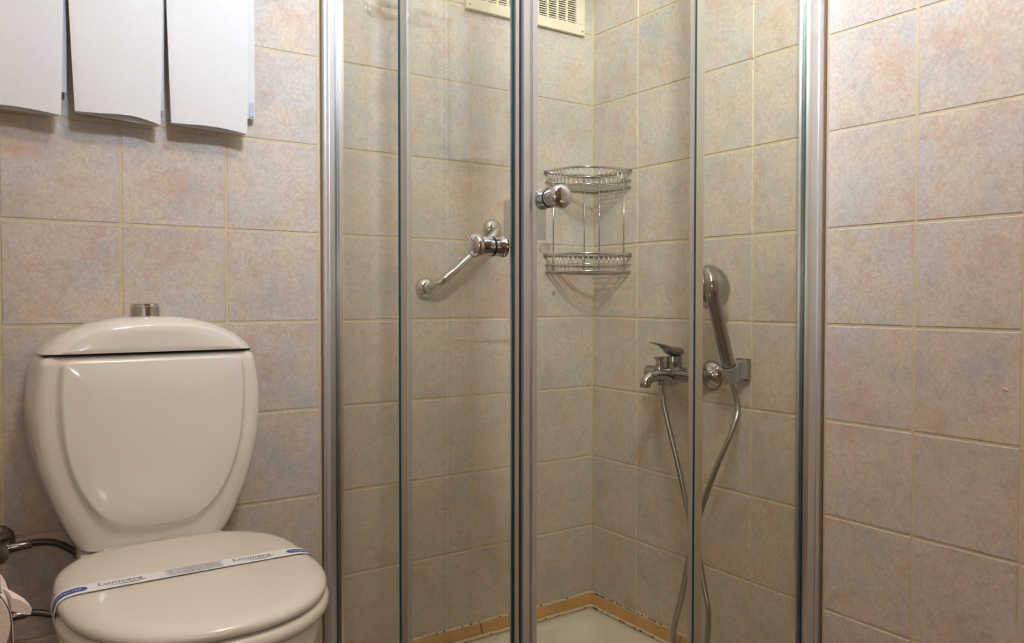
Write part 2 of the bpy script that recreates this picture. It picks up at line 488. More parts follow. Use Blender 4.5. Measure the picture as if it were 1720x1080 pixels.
def door(ax, name_label, knob_s, knob_z, plate_s, plate_z, rear, lead):
    root = thing('shower_door', name_label, 'shower door', (PD, -0.5, ZB+0.03) if ax == 'L' else (-0.5, PD, ZB+0.03), 'sliding doors of the shower')
    O = root.location
    def add(nm, bm, mat, parent=root, sm=False, ang=None):
        bmesh.ops.translate(bm, verts=bm.verts[:], vec=-Vector(O))
        return obj(nm, bm, mat, parent, sm, ang)
    bm = B(); slab(bm, ax, PD, 0.006, rear+0.006, lead-0.004, ZB+0.032, ZT-0.032)
    add('glass_pane', bm, ['glass', 'glass_edge'])
    # rear edge seal
    bm = B(); bx2(bm, ax, PD-0.0042, PD+0.0050, rear-0.001, rear+0.029, ZB+0.034, ZT-0.034, 0.001)
    add('rear_seal', bm, 'seal_plastic')
    # leading edge profile: plastic clip with magnetic lip
    bm = B()
    if ax == 'L':
        bx2(bm, ax, PD-0.0042, PD+0.0042, lead-0.008, lead-0.0045, ZB+0.034, ZT-0.034)
        add('closing_profile', bm, 'glass_edge')
        bm = B(); bx2(bm, ax, PD-0.0005, PD+0.0045, lead-0.0045, lead+0.0005, ZB+0.034, ZT-0.034)
        add('magnet_strip', bm, 'seal_plastic')
        bm = B(); bx2(bm, ax, PD+0.0045, PD+0.010, lead-0.026, lead-0.010, ZB+0.034, ZT-0.034)
        add('inner_flange', bm, 'seal_plastic')
        bm = B(); bx2(bm, ax, PD+0.0050, PD+0.0072, lead+0.0008, lead+0.004, ZB+0.034, ZT-0.034)
        add('magnet_lip', bm, 'seal_dark')
    else:
        bx2(bm, ax, PD-0.0065, PD+0.007, lead-0.012, lead, ZB+0.034, ZT-0.034, 0.002)
        add('closing_profile', bm, 'seal_plastic')
        bm = B(); bx2(bm, ax, PD-0.0045, PD+0.007, lead-0.0175, lead-0.0125, ZB+0.034, ZT-0.034)
        add('magnet_strip', bm, 'aluminium')
        bm = B(); bx2(bm, ax, PD-0.0065, PD+0.007, lead-0.027, lead-0.018, ZB+0.034, ZT-0.034, 0.002)
        add('inner_flange', bm, 'seal_plastic')
    # knob
    kr = 0.0158
    a = Vector((-1, 0, 0)) if ax == 'L' else Vector((0, -1, 0))
    p = Vector((PD-0.0035, -knob_s, knob_z)) if ax == 'L' else Vector((-knob_s, PD-0.0035, knob_z))
    bm = B(); lathe(bm, p, a, [(0, 0), (0, kr*1.10), (0.003, kr*1.12), (0.006, kr*1.0), (0.022, kr*1.0), (0.0225, kr*0.95), (0.0255, kr*0.95), (0.026, kr), (0.040, kr), (0.044, kr*0.92), (0.046, kr*0.92), (0.046, 0)], 40)
    k = add('knob', bm, 'chrome', root, True, 35)
    bm = B(); lathe(bm, p + a*0.0222, a, [(0, kr*0.9), (0, kr*1.03), (0.0035, kr*1.03), (0.0035, kr*0.9)], 40)
    add('rubber_ring', bm, 'rubber', k, True, 35)
    bm = B(); lathe(bm, p + a*0.0465, a, [(0, 0), (0, kr*1.08), (0.004, kr*1.22), (0.009, kr*1.24), (0.0125, kr*1.14), (0.0150, kr*0.8), (0.0162, kr*0.4), (0.0165, 0)], 40)
    add('knob_cap', bm, 'chrome', k, True, 60)
    # inner catch plate behind the glass
    bm = B(); bx2(bm, ax, PD+0.0045, PD+0.0065, plate_s-0.011, plate_s+0.011, plate_z[0], plate_z[1], 0.0009)
    add('catch_plate', bm, 'catch_plastic')
    if ax == 'R':
        q = Vector((-knob_s+0.014, PD+0.0068, 0.984))
        bm = B(); lathe(bm, q, (0.35, 1, 0), [(0, 0), (0, 0.009), (0.010, 0.009), (0.011, 0.0075), (0.011, 0)], 24)
        add('bumper_stud', bm, 'white_plastic', root, True, 40)
    return root
door('L', 'left glass sliding shower door, its chrome knob set lower', 0.690, 0.9840, 0.686, (0.994, 1.063), 0.289, 0.722)
door('R', 'right glass sliding shower door, its chrome knob set higher', 0.673, 1.0635, 0.670, (0.996, 1.048), 0.294, 0.711)

# ------------------------------------------------------------------ vent grille
VX0, VX1, VZ0, VZ1 = -0.4185, -0.0410, 1.6345, 1.94
vent = thing('vent_grille', 'cream plastic vent grille high on the shower wall', 'vent grille', ((VX0+VX1)/2, 0, VZ0))
VO = vent.location
def vadd(nm, bm, mat, sm=False):
    bmesh.ops.translate(bm, verts=bm.verts[:], vec=-Vector(VO)); return obj(nm, bm, mat, vent, sm)
bm = B(); box(bm, (VX0+0.01, -0.0006, VZ0+0.01), (VX1-0.01, -0.0012, VZ1-0.01)); vadd('backing', bm, 'vent_dark')
fwid = 0.029
for a, b in (((VX0, -0.0006, VZ0), (VX1, -0.013, VZ0+fwid)), ((VX0, -0.0006, VZ1-fwid), (VX1, -0.013, VZ1)),
             ((VX0, -0.0006, VZ0+fwid), (VX0+fwid, -0.013, VZ1-fwid)), ((VX1-fwid, -0.0006, VZ0+fwid), (VX1, -0.013, VZ1-fwid))):
    bm = B(); box(bm, a, b, 0.002); vadd('frame_bar', bm, 'vent_plastic')
ncol = 10; gx0, gx1 = VX0+fwid, VX1-fwid; cw = (gx1-gx0)/ncol
for i in range(1, ncol):
    x = gx0 + cw*i
    bm = B(); box(bm, (x-0.0028, -0.0014, VZ0+fwid), (x+0.0028, -0.0105, VZ1-fwid)); vadd('divider', bm, 'vent_plastic')
bm = B(); z = VZ0+fwid+0.003
while z < VZ1-fwid-0.003:
    # slanted louvre blades
    v = [bm.verts.new(p) for p in ((gx0, -0.0095, z), (gx1, -0.0095, z), (gx1, -0.0025, z+0.0042), (gx0, -0.0025, z+0.0042),
                                   (gx0, -0.0095, z+0.0028), (gx1, -0.0095, z+0.0028), (gx1, -0.0025, z+0.0058), (gx0, -0.0025, z+0.0058))]
    for q in ((0,1,2,3),(4,5,6,7),(0,1,5,4),(2,3,7,6),(0,3,7,4),(1,2,6,5)): bm.faces.new([v[i] for i in q])
    z += 0.0062
o = vadd('louvres', bm, 'vent_plastic'); tag(o, kind='stuff')
for x, zz in ((VX0+0.009, VZ0+0.011), (VX1-0.009, VZ0+0.011), (VX0+0.009, VZ1-0.011), (VX1-0.009, VZ1-0.011)):
    bm = B(); lathe(bm, (x, -0.013, zz), (0, -1, 0), [(0, 0), (0, 0.0028), (0.0008, 0.0022), (0.0009, 0)], 12); vadd('screw', bm, 'vent_dark', True)

# ------------------------------------------------------------------ grab bar
ga, gb = Vector((-0.5295, 0, 0.9225)), Vector((-0.3373, 0, 1.0787))
gr = thing('grab_bar', 'short diagonal chrome grab bar on the shower wall', 'grab bar', tuple(ga))
for p in (ga, gb):
    bm = B(); lathe(bm, p - ga + Vector((0, -0.0005, 0)), (0, -1, 0), [(0, 0), (0, 0.0262), (0.004, 0.0265), (0.010, 0.024), (0.015, 0.018), (0.017, 0.0135), (0.017, 0)], 40)
    obj('flange', bm, 'chrome', gr, True, 50)
dr = (gb-ga); st = Vector((0, -0.055, 0))
ctrl = [Vector((0, -0.012, 0)), Vector((0, -0.030, 0)) + dr*0.01, st*0.88 + dr*0.09, st + dr*0.25, st + dr*0.5, st + dr*0.75, st*0.88 + dr*0.91, Vector((0, -0.030, 0)) + dr*0.99, Vector((0, -0.012, 0)) + dr]
bm = B(); tube(bm, catmull(ctrl, 10), 0.0115, 20); obj('bar', bm, 'chrome', gr, True)

# ------------------------------------------------------------------ wire corner basket
bk = thing('wire_corner_basket', 'two-tier chrome wire basket in the shower corner', 'shower basket', (0, 0, 0.968))
BO = Vector((0, 0, 0.968)); R0 = 0.172
def arc(r, z, n=41, ex=4.0):
    out = []
    for i in range(n):
        a = PI/2*i/(n-1)
        out.append(Vector((-r*max(0, math.cos(a))**(2/ex), -r*max(0, math.sin(a))**(2/ex), z)) - BO)
    return out
E0 = 0.004
def clampw(p): return Vector((min(p.x, -E0), min(p.y, -E0), p.z))
for zr, zb_, nm in ((1.243, 1.199, 'upper'), (1.0165, 0.970, 'lower')):
    top = [clampw(p) for p in arc(R0, zr)]; bot = [clampw(p) for p in arc(R0-0.004, zb_)]; mid = [clampw(p) for p in arc(R0-0.002, (zr+zb_)/2-0.004)]
    cn = lambda z: Vector((-E0, -E0, z)) - BO
    bm = B(); tube(bm, top, 0.0034 if nm == 'upper' else 0.0042, 10); obj('rim', bm, 'chrome_wire', bk, True)
    bm = B(); tube(bm, [top[0], cn(zr)], 0.0024, 8); tube(bm, [cn(zr), top[-1]], 0.0024, 8); obj('back_rail', bm, 'chrome_wire', bk, True)
    bm = B(); tube(bm, bot, 0.0019, 8); tube(bm, [bot[0], cn(zb_)], 0.0018, 8); tube(bm, [cn(zb_), bot[-1]], 0.0018, 8)
    obj('base_rim', bm, 'chrome_wire', bk, True)
    bm = B(); tube(bm, mid, 0.0014, 8); tube(bm, [mid[0], cn((zr+zb_)/2-0.004)], 0.0014, 6); tube(bm, [cn((zr+zb_)/2-0.004), mid[-1]], 0.0014, 6)
    obj('middle_wire', bm, 'chrome_wire', bk, True)
    tp = resample([Vector(p) for p in catmull(top, 4)], 0.0145)
    for p in tp[1:-1]:
        f = (R0-0.004)/R0
        q = Vector((p.x*f, p.y*f, zb_-BO.z))
        bm = B(); tube(bm, [p, q], 0.0010, 6); obj('upright_wire', bm, 'chrome_wire', bk, True)
    for i in range(1, 8 if nm == 'upper' else 1):
        s = R0*i/8
        for ax in 'LR':
            a = Vector((-s, -E0, zr)) if ax == 'L' else Vector((-E0, -s, zr)); b = a.copy(); b.z = zb_
            bm = B(); tube(bm, [a-BO, b-BO], 0.0010, 6); obj('upright_wire', bm, 'chrome_wire', bk, True)
    for i in range(1, 11):     # base wires
        s = (R0-0.006)*i/11
        ye = (R0-0.004)*(1-(s/(R0-0.004))**4.0)**(1/4.0)
        bm = B(); tube(bm, [Vector((-s, -E0, zb_))-BO, Vector((-s, -ye, zb_))-BO], 0.0012, 6); obj('base_wire', bm, 'chrome_wire', bk, True)
for x, y in ((-0.1447, -E0-0.003), (-0.0373, -E0-0.003), (-E0-0.003, -0.0373), (-E0-0.003, -0.1447)):
    bm = B(); tube(bm, [Vector((x, y, 1.243))-BO, Vector((x, y, 0.975))-BO], 0.0017, 8); obj('support_rod', bm, 'chrome_wire', bk, True)

# ------------------------------------------------------------------ mixer tap
TY, TZ = -0.396, 0.7135
tap = thing('mixer_tap', 'chrome single-lever shower mixer tap on the shower wall', 'tap', (0, TY, TZ))
for s in (1, -1):
    bm = B(); lathe(bm, (-0.0005, 0.0752*s, 0), (-1, 0, 0), [(0, 0), (0, 0.0355), (0.003, 0.036), (0.010, 0.033), (0.017, 0.026), (0.021, 0.019), (0.026, 0.0165), (0.026, 0)], 40)
    e = obj('escutcheon', bm, 'fitting_chrome', tap, True, 50)
    bm = B(); lathe(bm, (-0.026, 0.0752*s, 0), (-1, 0, 0), [(0, 0), (0, 0.0165), (0.010, 0.0165), (0.011, 0.014), (0.018, 0.014), (0.018, 0)], 6)
    obj('union_nut', bm, 'fitting_chrome', e)
bm = B()
lathe(bm, (-0.060, -0.092, 0), (0, 1, 0), [(0, 0), (0.0, 0.012), (0.003, 0.0165), (0.05, 0.0175), (0.07, 0.021), (0.115, 0.021), (0.135, 0.0175), (0.181, 0.0165), (0.184, 0.012), (0.184, 0)], 32)
lathe(bm, (-0.060, 0, -0.022), (0, 0, 1), [(0, 0), (0, 0.016), (0.006, 0.021), (0.030, 0.022), (0.050, 0.0225), (0.0505, 0.0205), (0.053, 0.0205), (0.0535, 0.0225), (0.066, 0.0215), (0.068, 0.0)], 36)
obj('body', bm, 'fitting_chrome', tap, True, 40)
bm = B()   # spout: swept, flattened tube
sp = catmull([(-0.060, 0, -0.004), (-0.085, 0, -0.001), (-0.110, 0, 0.001), (-0.132, 0, -0.003), (-0.147, 0, -0.013), (-0.150, 0, -0.022)], 8)
tube(bm, sp, [0.0195 - 0.0060*min(1, i/(len(sp)*0.7)) for i in range(len(sp))], 20); obj('spout', bm, 'fitting_chrome', tap, True)
bm = B(); lathe(bm, (-0.150, 0, -0.020), (0, 0, -1), [(0, 0), (0, 0.0125), (0.007, 0.0125), (0.0075, 0.010), (0.0075, 0)], 24); obj('aerator', bm, 'fitting_chrome', tap, True, 40)
bm = B()   # lever
lv = [(-0.037, 0, 0.0535, 0.008, 0.0085), (-0.039, 0, 0.054, 0.0175, 0.0105), (-0.058, 0, 0.0555, 0.022, 0.012), (-0.076, 0, 0.059, 0.02, 0.0105), (-0.088, 0, 0.067, 0.0165, 0.0068), (-0.104, 0, 0.073, 0.013, 0.0036), (-0.12, 0, 0.077, 0.0105, 0.0024), (-0.131, 0, 0.0792, 0.008, 0.0018), (-0.1325, 0, 0.0794, 0.005, 0.001)]
ring_loft(bm, [[(x, y + w*math.cos(2*PI*k/20), z + h*math.sin(2*PI*k/20)) for k in range(20)] for x, y, z, w, h in lv])
obj('lever', bm, 'fitting_chrome', tap, True, 60)
bm = B(); lathe(bm, (-0.104, 0, 0.008), (0, 0, 1), [(0, 0), (0, 0.0115), (0.020, 0.0105), (0.024, 0.0090), (0.029, 0.0090), (0.030, 0.0125), (0.035, 0.0125), (0.036, 0.011), (0.036, 0)], 24); obj('diverter', bm, 'fitting_chrome', tap, True, 40)
bm = B(); lathe(bm, (-0.096, 0, -0.010), (0, 0, -1), [(0, 0), (0, 0.011), (0.012, 0.011), (0.013, 0.009), (0.018, 0.009), (0.018, 0)], 24); obj('hose_outlet', bm, 'fitting_chrome', tap, True, 40)

# ------------------------------------------------------------------ hand shower bracket, handset, hose
br = thing('shower_bracket', 'chrome wall bracket holding the hand shower', 'shower bracket', (0, -0.5740, 0.735))
bm = B(); box(bm, (-0.0005, -0.020, -0.026), (-0.012, 0.020, 0.026), 0.004); obj('wall_plate', bm, 'fitting_chrome', br, True, 40)
bm = B(); 
hb = [(-0.010, 0.018, 0.022), (-0.022, 0.017, 0.019), (-0.034, 0.018, 0.018)]
ring_loft(bm, [[(x, w*cx_, h*cz_) for cx_, cz_ in ((-1,-1),(1,-1),(1,1),(-1,1))] for x, w, h in hb]); obj('arm', bm, 'grey_metal', br)
HB = Vector((-0.049, -0.5740, 0.728)); HT = Vector((-0.104, -0.5800, 0.872))       # handset base / top of grip
hd = (HT-HB).normalized()
bm = B(); lathe(bm, Vector((-0.049, 0, -0.007)) - hd*0.018, hd, [(0, 0.0145), (0, 0.0190), (0.036, 0.0220), (0.036, 0.0170), (0, 0.0145)], 28); obj('cradle', bm, 'grey_metal', br, True, 40)
hs = thing('hand_shower', 'chrome hand shower resting in its bracket on the shower wall', 'hand shower', tuple(HB))
hc = Vector((-0.094, -0.562, 0.9255)) - HB           # head centre
fn = Vector((0.05, 0.95, -0.22)).normalized()       # spray face direction
bm = B(); lathe(bm, hc - fn*0.022, fn, [(0, 0), (0.001, 0.018), (0.006, 0.033), (0.014, 0.045), (0.023, 0.0515), (0.030, 0.053), (0.034, 0.052), (0.0355, 0.048), (0.0345, 0)], 44)
obj('head', bm, 'fitting_chrome', hs, True, 45)
bm = B(); lathe(bm, hc + fn*0.0128, fn, [(0, 0), (0, 0.040), (0.0015, 0.039), (0.002, 0)], 40)
obj('spray_face', bm, 'seal_plastic', hs, True, 40)
bm = B()   # handle sweeps up and runs onto the back of the head
hp = catmull([-hd*0.024, -hd*0.006, hd*0.03, hd*0.08, hd*0.125, HT-HB, hc - fn*0.020 - Vector((0.020, 0, 0.030)), hc - fn*0.021 - Vector((0.026, 0, -0.002)), hc - fn*0.006 - Vector((0.026, 0, -0.036))], 10)
hr = catmull([(0.009, 0, 0), (0.0115, 0, 0), (0.0145, 0, 0), (0.0155, 0, 0), (0.0158, 0, 0), (0.0162, 0, 0), (0.0175, 0, 0), (0.0165, 0, 0), (0.010, 0, 0)], 10)
tube(bm, hp, [v.x for v in hr], 24); obj('handle', bm, 'fitting_chrome', hs, True, 70)

hb0 = Vector((-0.096, TY, TZ-0.030))
hend = HB - hd*0.026
hpts = [hb0, hb0 + Vector((0, -0.004, -0.03)), (-0.094, -0.4095, 0.615), (-0.088, -0.449, 0.489), (-0.085, -0.4765, 0.395), (-0.080, -0.503, 0.315), (-0.085, -0.530, 0.234), (-0.090, -0.549, 0.177),
        (-0.095, -0.546, 0.100), (-0.10, -0.520, 0.050), (-0.105, -0.490, 0.043), (-0.108, -0.462, 0.060), (-0.110, -0.454, 0.100), (-0.106, -0.462, 0.150), (-0.104, -0.478, 0.205), (-0.104, -0.503, 0.308),
        (-0.098, -0.530, 0.408), (-0.080, -0.562, 0.515), (-0.052, -0.586, 0.605), hend + Vector((0.006, -0.010, -0.055)), hend]
path = resample(catmull(hpts, 24), 0.0021)
hose = thing('shower_hose', 'flexible chrome hose looping below the mixer tap', 'hose', tuple(hb0))
bm = B(); tube(bm, [p-hb0 for p in path], [0.0072 if i % 2 else 0.0060 for i in range(len(path))], 12); obj('spiral_hose', bm, 'hose_steel', hose, True)
bm = B(); lathe(bm, (0, 0, 0.006), (0, 0, -1), [(0, 0.008), (0, 0.0098), (0.012, 0.0098), (0.024, 0.0084), (0.036, 0.0078), (0.036, 0.006)], 20); obj('ferrule', bm, 'chrome', hose, True, 40)
bm = B(); lathe(bm, hend - hb0 + hd*0.006, -hd, [(0, 0.008), (0, 0.0095), (0.012, 0.0092), (0.03, 0.0078), (0.03, 0.006)], 20); obj('ferrule', bm, 'chrome', hose, True, 40)

# ------------------------------------------------------------------ toilet
TX = -1.163
toilet = thing('toilet', 'white close-coupled toilet against the tiled wall', 'toilet', (TX, -0.40, 0.0))
TO = Vector((TX, -0.40, 0))
def tadd(nm, bm, mat, parent=toilet, sm=True, ang=60):
    bmesh.ops.translate(bm, verts=bm.verts[:], vec=-TO); return obj(nm, bm, mat, parent, sm, ang)
NP = 96
def outline(half, n):
    """half: list of (dx, z) going from top centre down the right side to bottom centre"""
    pts = [(TX+dx, z) for dx, z in half] + [(TX-dx, z) for dx, z in reversed(half[1:-1])]
    return smooth_closed(pts, n)
def mono(half, n):
    """dense arc-length resample of a half outline, mirrored: keeps point k of every ring aligned"""
    P = catmull([(a, 0, z) for a, z in half], 14)
    Ls = [0]
    for a, b in zip(P[:-1], P[1:]): Ls.append(Ls[-1] + (b-a).length)
    out = []; j = 0
    for i in range(n+1):
        s = Ls[-1]*i/n
        while j < len(Ls)-2 and Ls[j+1] < s: j += 1
        t = (s-Ls[j])/max(1e-9, Ls[j+1]-Ls[j]); q = P[j].lerp(P[j+1], min(1, t)); out.append((max(0, q.x), q.z))
    return out
def ring(half, y, n=48):
    m = mono(half, n)
    r = [(TX+a, y, z) for a, z in m]; l = [(TX-a, y, z) for a, z in reversed(m[1:-1])]
    return r + l
ztop = 0.7925
outer = [(0, ztop), (0.08, ztop), (0.165, ztop), (0.178, ztop-0.002), (0.186, 0.765), (0.1925, 0.715), (0.1935, 0.680), (0.190, 0.635), (0.181, 0.585), (0.167, 0.535), (0.148, 0.485), (0.130, 0.448), (0.112, 0.432), (0.06, 0.430), (0, 0.430)]
back = [(a*1.035, z) for a, z in outer]
def ins(half, dx, dz, s):      # inset copy
    return [(a*s, z) for a, z in half]
inner = [(0, 0.786), (0.07, 0.786), (0.135, 0.786), (0.149, 0.781), (0.1525, 0.760), (0.1545, 0.715), (0.152, 0.670), (0.147, 0.625), (0.136, 0.580), (0.120, 0.540), (0.098, 0.506), (0.070, 0.484), (0.045, 0.4765), (0.02, 0.4745), (0, 0.474)]
def lerp_half(a, b, t): return [((1-t)*p[0]+t*q[0], (1-t)*p[1]+t*q[1]) for p, q in zip(a, b)]
bm = B()
inn2 = lerp_half(inner, outer, 0.10)
rings = [ring([(a*0.5, (z-0.63)*0.5+0.63) for a, z in inner], -0.1790), ring([(a*0.96, (z-0.63)*0.965+0.63) for a, z in inner], -0.1788), ring([(a*0.985, (z-0.63)*0.985+0.63) for a, z in inner], -0.1775), ring(inner, -0.1735), ring(inn2, -0.1665), ring(lerp_half(inner, outer, 0.22), -0.1645),
         ring(lerp_half(inner, outer, 0.5), -0.1630), ring(lerp_half(inner, outer, 0.78), -0.1570), ring(lerp_half(inner, outer, 0.93), -0.1490), ring(outer, -0.1350), ring(lerp_half(outer, back, 0.3), -0.110), ring(lerp_half(outer, back, 0.8), -0.045), ring(back, -0.006)]
ring_loft(bm, rings)
cis = tadd('cistern', bm, 'ceramic')
lo = 0.7955
lid_o = [(0, 0.8625), (0.05, 0.8605), (0.095, 0.8515), (0.125, 0.8410), (0.150, 0.8270), (0.167, 0.8135), (0.1775, 0.8010), (0.1785, lo+0.001), (0.174, lo), (0.08, lo), (0, lo)]
lid_i = [(0, 0.8480), (0.05, 0.8462), (0.088, 0.8395), (0.112, 0.8310), (0.1305, 0.8200), (0.1445, 0.8080), (0.1520, 0.8010), (0.1528, lo+0.003), (0.149, lo+0.002), (0.07, lo+0.002), (0, lo+0.002)]
bm = B()
rings = [ring([(a*0.5, (z-0.82)*0.5+0.82) for a, z in lid_i], -0.1735), ring([(a*0.97, (z-0.82)*0.96+0.82) for a, z in lid_i], -0.1735), ring(lid_i, -0.1722), ring(lerp_half(lid_i, lid_o, 0.12), -0.1690), ring(lerp_half(lid_i, lid_o, 0.45), -0.1560), ring(lerp_half(lid_i, lid_o, 0.8), -0.1400), ring(lid_o, -0.1250), ring([(a*1.015, z) for a, z in lid_o], -0.08), ring([(a*1.02, z-0.002 if z > lo+0.01 else z) for a, z in lid_o], -0.02), ring([(a*1.0, z-0.006 if z > lo+0.01 else z) for a, z in lid_o], -0.006)]
ring_loft(bm, rings)
cl = tadd('cistern_lid', bm, 'ceramic')
# dark joint between lid and tank
bm = B(); box(bm, (TX-0.176, -0.138, ztop-0.0005), (TX+0.176, -0.012, lo+0.0005)); tadd('lid_joint', bm, 'rubber', cis, False)
bm = B(); lathe(bm, (TX-0.006, -0.088, 0.8590), (0, 0, 1), [(0, 0), (0, 0.0285), (0.002, 0.0285), (0.0025, 0.0272), (0.021, 0.0258), (0.0215, 0.0250), (0.0225, 0.0255), (0.027, 0.0245), (0.029, 0.018), (0.0295, 0)], 40)
fb = tadd('flush_button', bm, 'chrome', toilet, True, 35)
# seat and lid outlines (plan view)
def plan(hw, yb, yf, ym, z, nb=3.2, nf=2.25, n=96):
    pts = []
    for i in range(n):
        a = 2*PI*i/n; cx, sy = math.cos(a), math.sin(a)
        if sy >= 0: e = nb; yy = ym + (yb-ym)*abs(sy)**(2/e)
        else: e = nf; yy = ym + (yf-ym)*abs(sy)**(2/e)
        xx = TX + hw*math.copysign(abs(cx)**(2/e), cx)
        pts.append((xx, yy, z))
    return pts
def plan_stack(levels, nb=3.2, nf=2.25):
    return [plan(hw, yb, yf, -0.47, z, nb, nf) for hw, yb, yf, z in levels]
bm = B()
ring_loft(bm, plan_stack([(0.170, -0.245, -0.705, 0.4440), (0.180, -0.2385, -0.7170, 0.4440), (0.1845, -0.235, -0.7225, 0.4470), (0.1860, -0.234, -0.7240, 0.4515), (0.1845, -0.235, -0.7225, 0.4565),
    (0.1800, -0.238, -0.7175, 0.4610), (0.1720, -0.244, -0.7080, 0.4640), (0.155, -0.262, -0.688, 0.4655), (0.08, -0.35, -0.59, 0.4660), (0.01, -0.46, -0.48, 0.4660)]))
tadd('seat_lid', bm, 'seat_plastic')
bm = B()
ring_loft(bm, plan_stack([(0.165, -0.252, -0.700, 0.4175), (0.183, -0.240, -0.7200, 0.4185), (0.1880, -0.236, -0.7260, 0.4225), (0.1895, -0.235, -0.7275, 0.4290), (0.1880, -0.236, -0.7260, 0.4360),
    (0.1830, -0.239, -0.7205, 0.4405), (0.176, -0.245, -0.713, 0.4425), (0.10, -0.33, -0.60, 0.4425)]))
tadd('seat', bm, 'seat_plastic')
for s in (-1, 1):
    bm = B(); tube(bm, [(TX+s*0.075-0.022, -0.226, 0.447), (TX+s*0.075+0.022, -0.226, 0.447)], 0.0105, 16); box(bm, (TX+s*0.075-0.012, -0.236, 0.428), (TX+s*0.075+0.012, -0.214, 0.442), 0.002); tadd('hinge', bm, 'seat_plastic', toilet, True, 40)
bm = B()
lv = [(0.16, -0.06, -0.68, 0.4165), (0.178, -0.03, -0.712, 0.4160), (0.182, -0.02, -0.7175, 0.4100), (0.181, -0.02, -0.716, 0.385), (0.172, -0.02, -0.700, 0.340), (0.155, -0.02, -0.660, 0.27), (0.130, -0.03, -0.60, 0.19),
      (0.112, -0.04, -0.555, 0.12), (0.108, -0.05, -0.545, 0.06), (0.114, -0.05, -0.560, 0.02), (0.116, -0.05, -0.565, 0.001)]
rr = []
for hw, yb, yf, z in lv:
    rg = []
    for (x, y, zz) in plan(hw, yb, yf, -0.45, z, 4.0, 2.2):
        t = max(0, min(1, (y+0.32)/0.28)); k = 1 - 0.32*(t*t*(3-2*t)) if z > 0.15 else 1
        rg.append((TX + (x-TX)*k, y, zz))
    rr.append(rg)
ring_loft(bm, rr)
tadd('bowl', bm, 'ceramic')
bm = B(); box(bm, (TX-0.125, -0.20, 0.405), (TX+0.125, -0.012, 0.4300), 0.006); tadd('cistern_shelf', bm, 'ceramic', toilet, True, 40)

# ------------------------------------------------------------------ paper band across the lid
BY = -0.4640; BWID = 0.0380
band = thing('paper_band', 'white printed paper band wrapped across the closed toilet lid', 'paper band', (TX, BY, 0.466))
BO2 = Vector((TX, BY, 0.466))
prof = [(-0.1868, 0.4285), (-0.1890, 0.440), (-0.1872, 0.4520), (-0.1840, 0.4585), (-0.1770, 0.4638), (-0.168, 0.4662), (-0.155, 0.4675), (-0.10, 0.4680), (0, 0.4682), (0.10, 0.4680), (0.155, 0.4675), (0.168, 0.4662), (0.1770, 0.4638), (0.1840, 0.4585), (0.1872, 0.4520), (0.1890, 0.440), (0.1868, 0.4285)]
bp = catmull([(x, 0, z-0.466) for x, z in prof], 8)
def strip(bm, pts, w0, w1, lift, th):
    rows = []
    for i, p in enumerate(pts):
        t = (pts[min(i+1, len(pts)-1)] - pts[max(i-1, 0)]).normalized(); nrm = Vector((-t.z, 0, t.x))
        a = w0[i] if isinstance(w0, list) else w0; b = w1[i] if isinstance(w1, list) else w1
        q = p + nrm*lift; r = q + nrm*th
        rows.append([bm.verts.new((q.x, a, q.z)), bm.verts.new((q.x, b, q.z)), bm.verts.new((r.x, b, r.z)), bm.verts.new((r.x, a, r.z))])
    bridge(bm, rows)
bm = B(); strip(bm, bp, -BWID/2, BWID/2, 0, 0.0004); obj('band_strip', bm, 'band_paper', band, True, 40)
# blue badges at both ends
bl = [p for p in bp]
def arclen(pts):
    s = [0]
    for a, b in zip(pts[:-1], pts[1:]): s.append(s[-1]+(b-a).length)
    return s
S = arclen(bp); ST = S[-1]
def at_s(s):
    for i in range(len(S)-1):
        if S[i+1] >= s:
            return bp[i].lerp(bp[i+1], (s-S[i])/max(1e-9, S[i+1]-S[i]))
    return bp[-1].copy()
def on_band(s, v, lift):
    p = at_s(s); q = at_s(min(ST, s+0.002)) - at_s(max(0, s-0.002)); q.normalize(); n = Vector((-q.z, 0, q.x))
    r = p + n*lift; return Vector((r.x, v, r.z))
def badge(s0, s1):
    hw = 0.0100; n = 40; pts = []; w = []
    for i in range(n+1):
        s = s0 + (s1-s0)*i/n
        d = min(s-s0, s1-s, hw); k = math.sqrt(max(0.0, 1-((hw-d)/hw)**2)) if d < hw else 1
        pts.append(at_s(s)); w.append(max(0.0004, hw*k))
    bm = B(); strip(bm, pts, [-x for x in w], w, 0.0005, 0.0002); return obj('blue_badge', bm, 'blue_print', band)
bd1 = badge(0.012, 0.072); bd2 = badge(ST-0.072, ST-0.012)
def text_mesh(txt, size, align='CENTER', xs=1.0, shear=0.0):
    cu = bpy.data.curves.new('t', 'FONT'); cu.body = txt; cu.size = size; cu.align_x = align; cu.align_y = 'CENTER'; cu.shear = shear
    cu.resolution_u = 2
    to = bpy.data.objects.new('t', cu); COL.objects.link(to)
    bpy.context.view_layer.update()
    me = bpy.data.meshes.new_from_object(to.evaluated_get(bpy.context.evaluated_depsgraph_get()))
    bpy.data.objects.remove(to); bpy.data.curves.remove(cu)
    return me
def put_text(txt, size, s, v, mat, parent, name, width=None, shear=0.0, lift=0.0008):
    me = text_mesh(txt, size, shear=shear)
    xs = [q.co.x for q in me.vertices]; w = max(xs)-min(xs); k = (width/w) if width else 1.0
    for q in me.vertices: q.co = on_band(s + q.co.x*k, v + q.co.y, lift)
    me.materials.append(MATS[mat]); me.name = name
    o = bpy.data.objects.new(name, me); COL.objects.link(o); o.parent = parent; return o
mid = ST/2
put_text('DISINFECTED', 0.0105, 0.042, 0, 'white_print', bd1, 'lettering', 0.046)
put_text('DISINFECTED', 0.0105, ST-0.042, 0, 'white_print', bd2, 'lettering', 0.046)
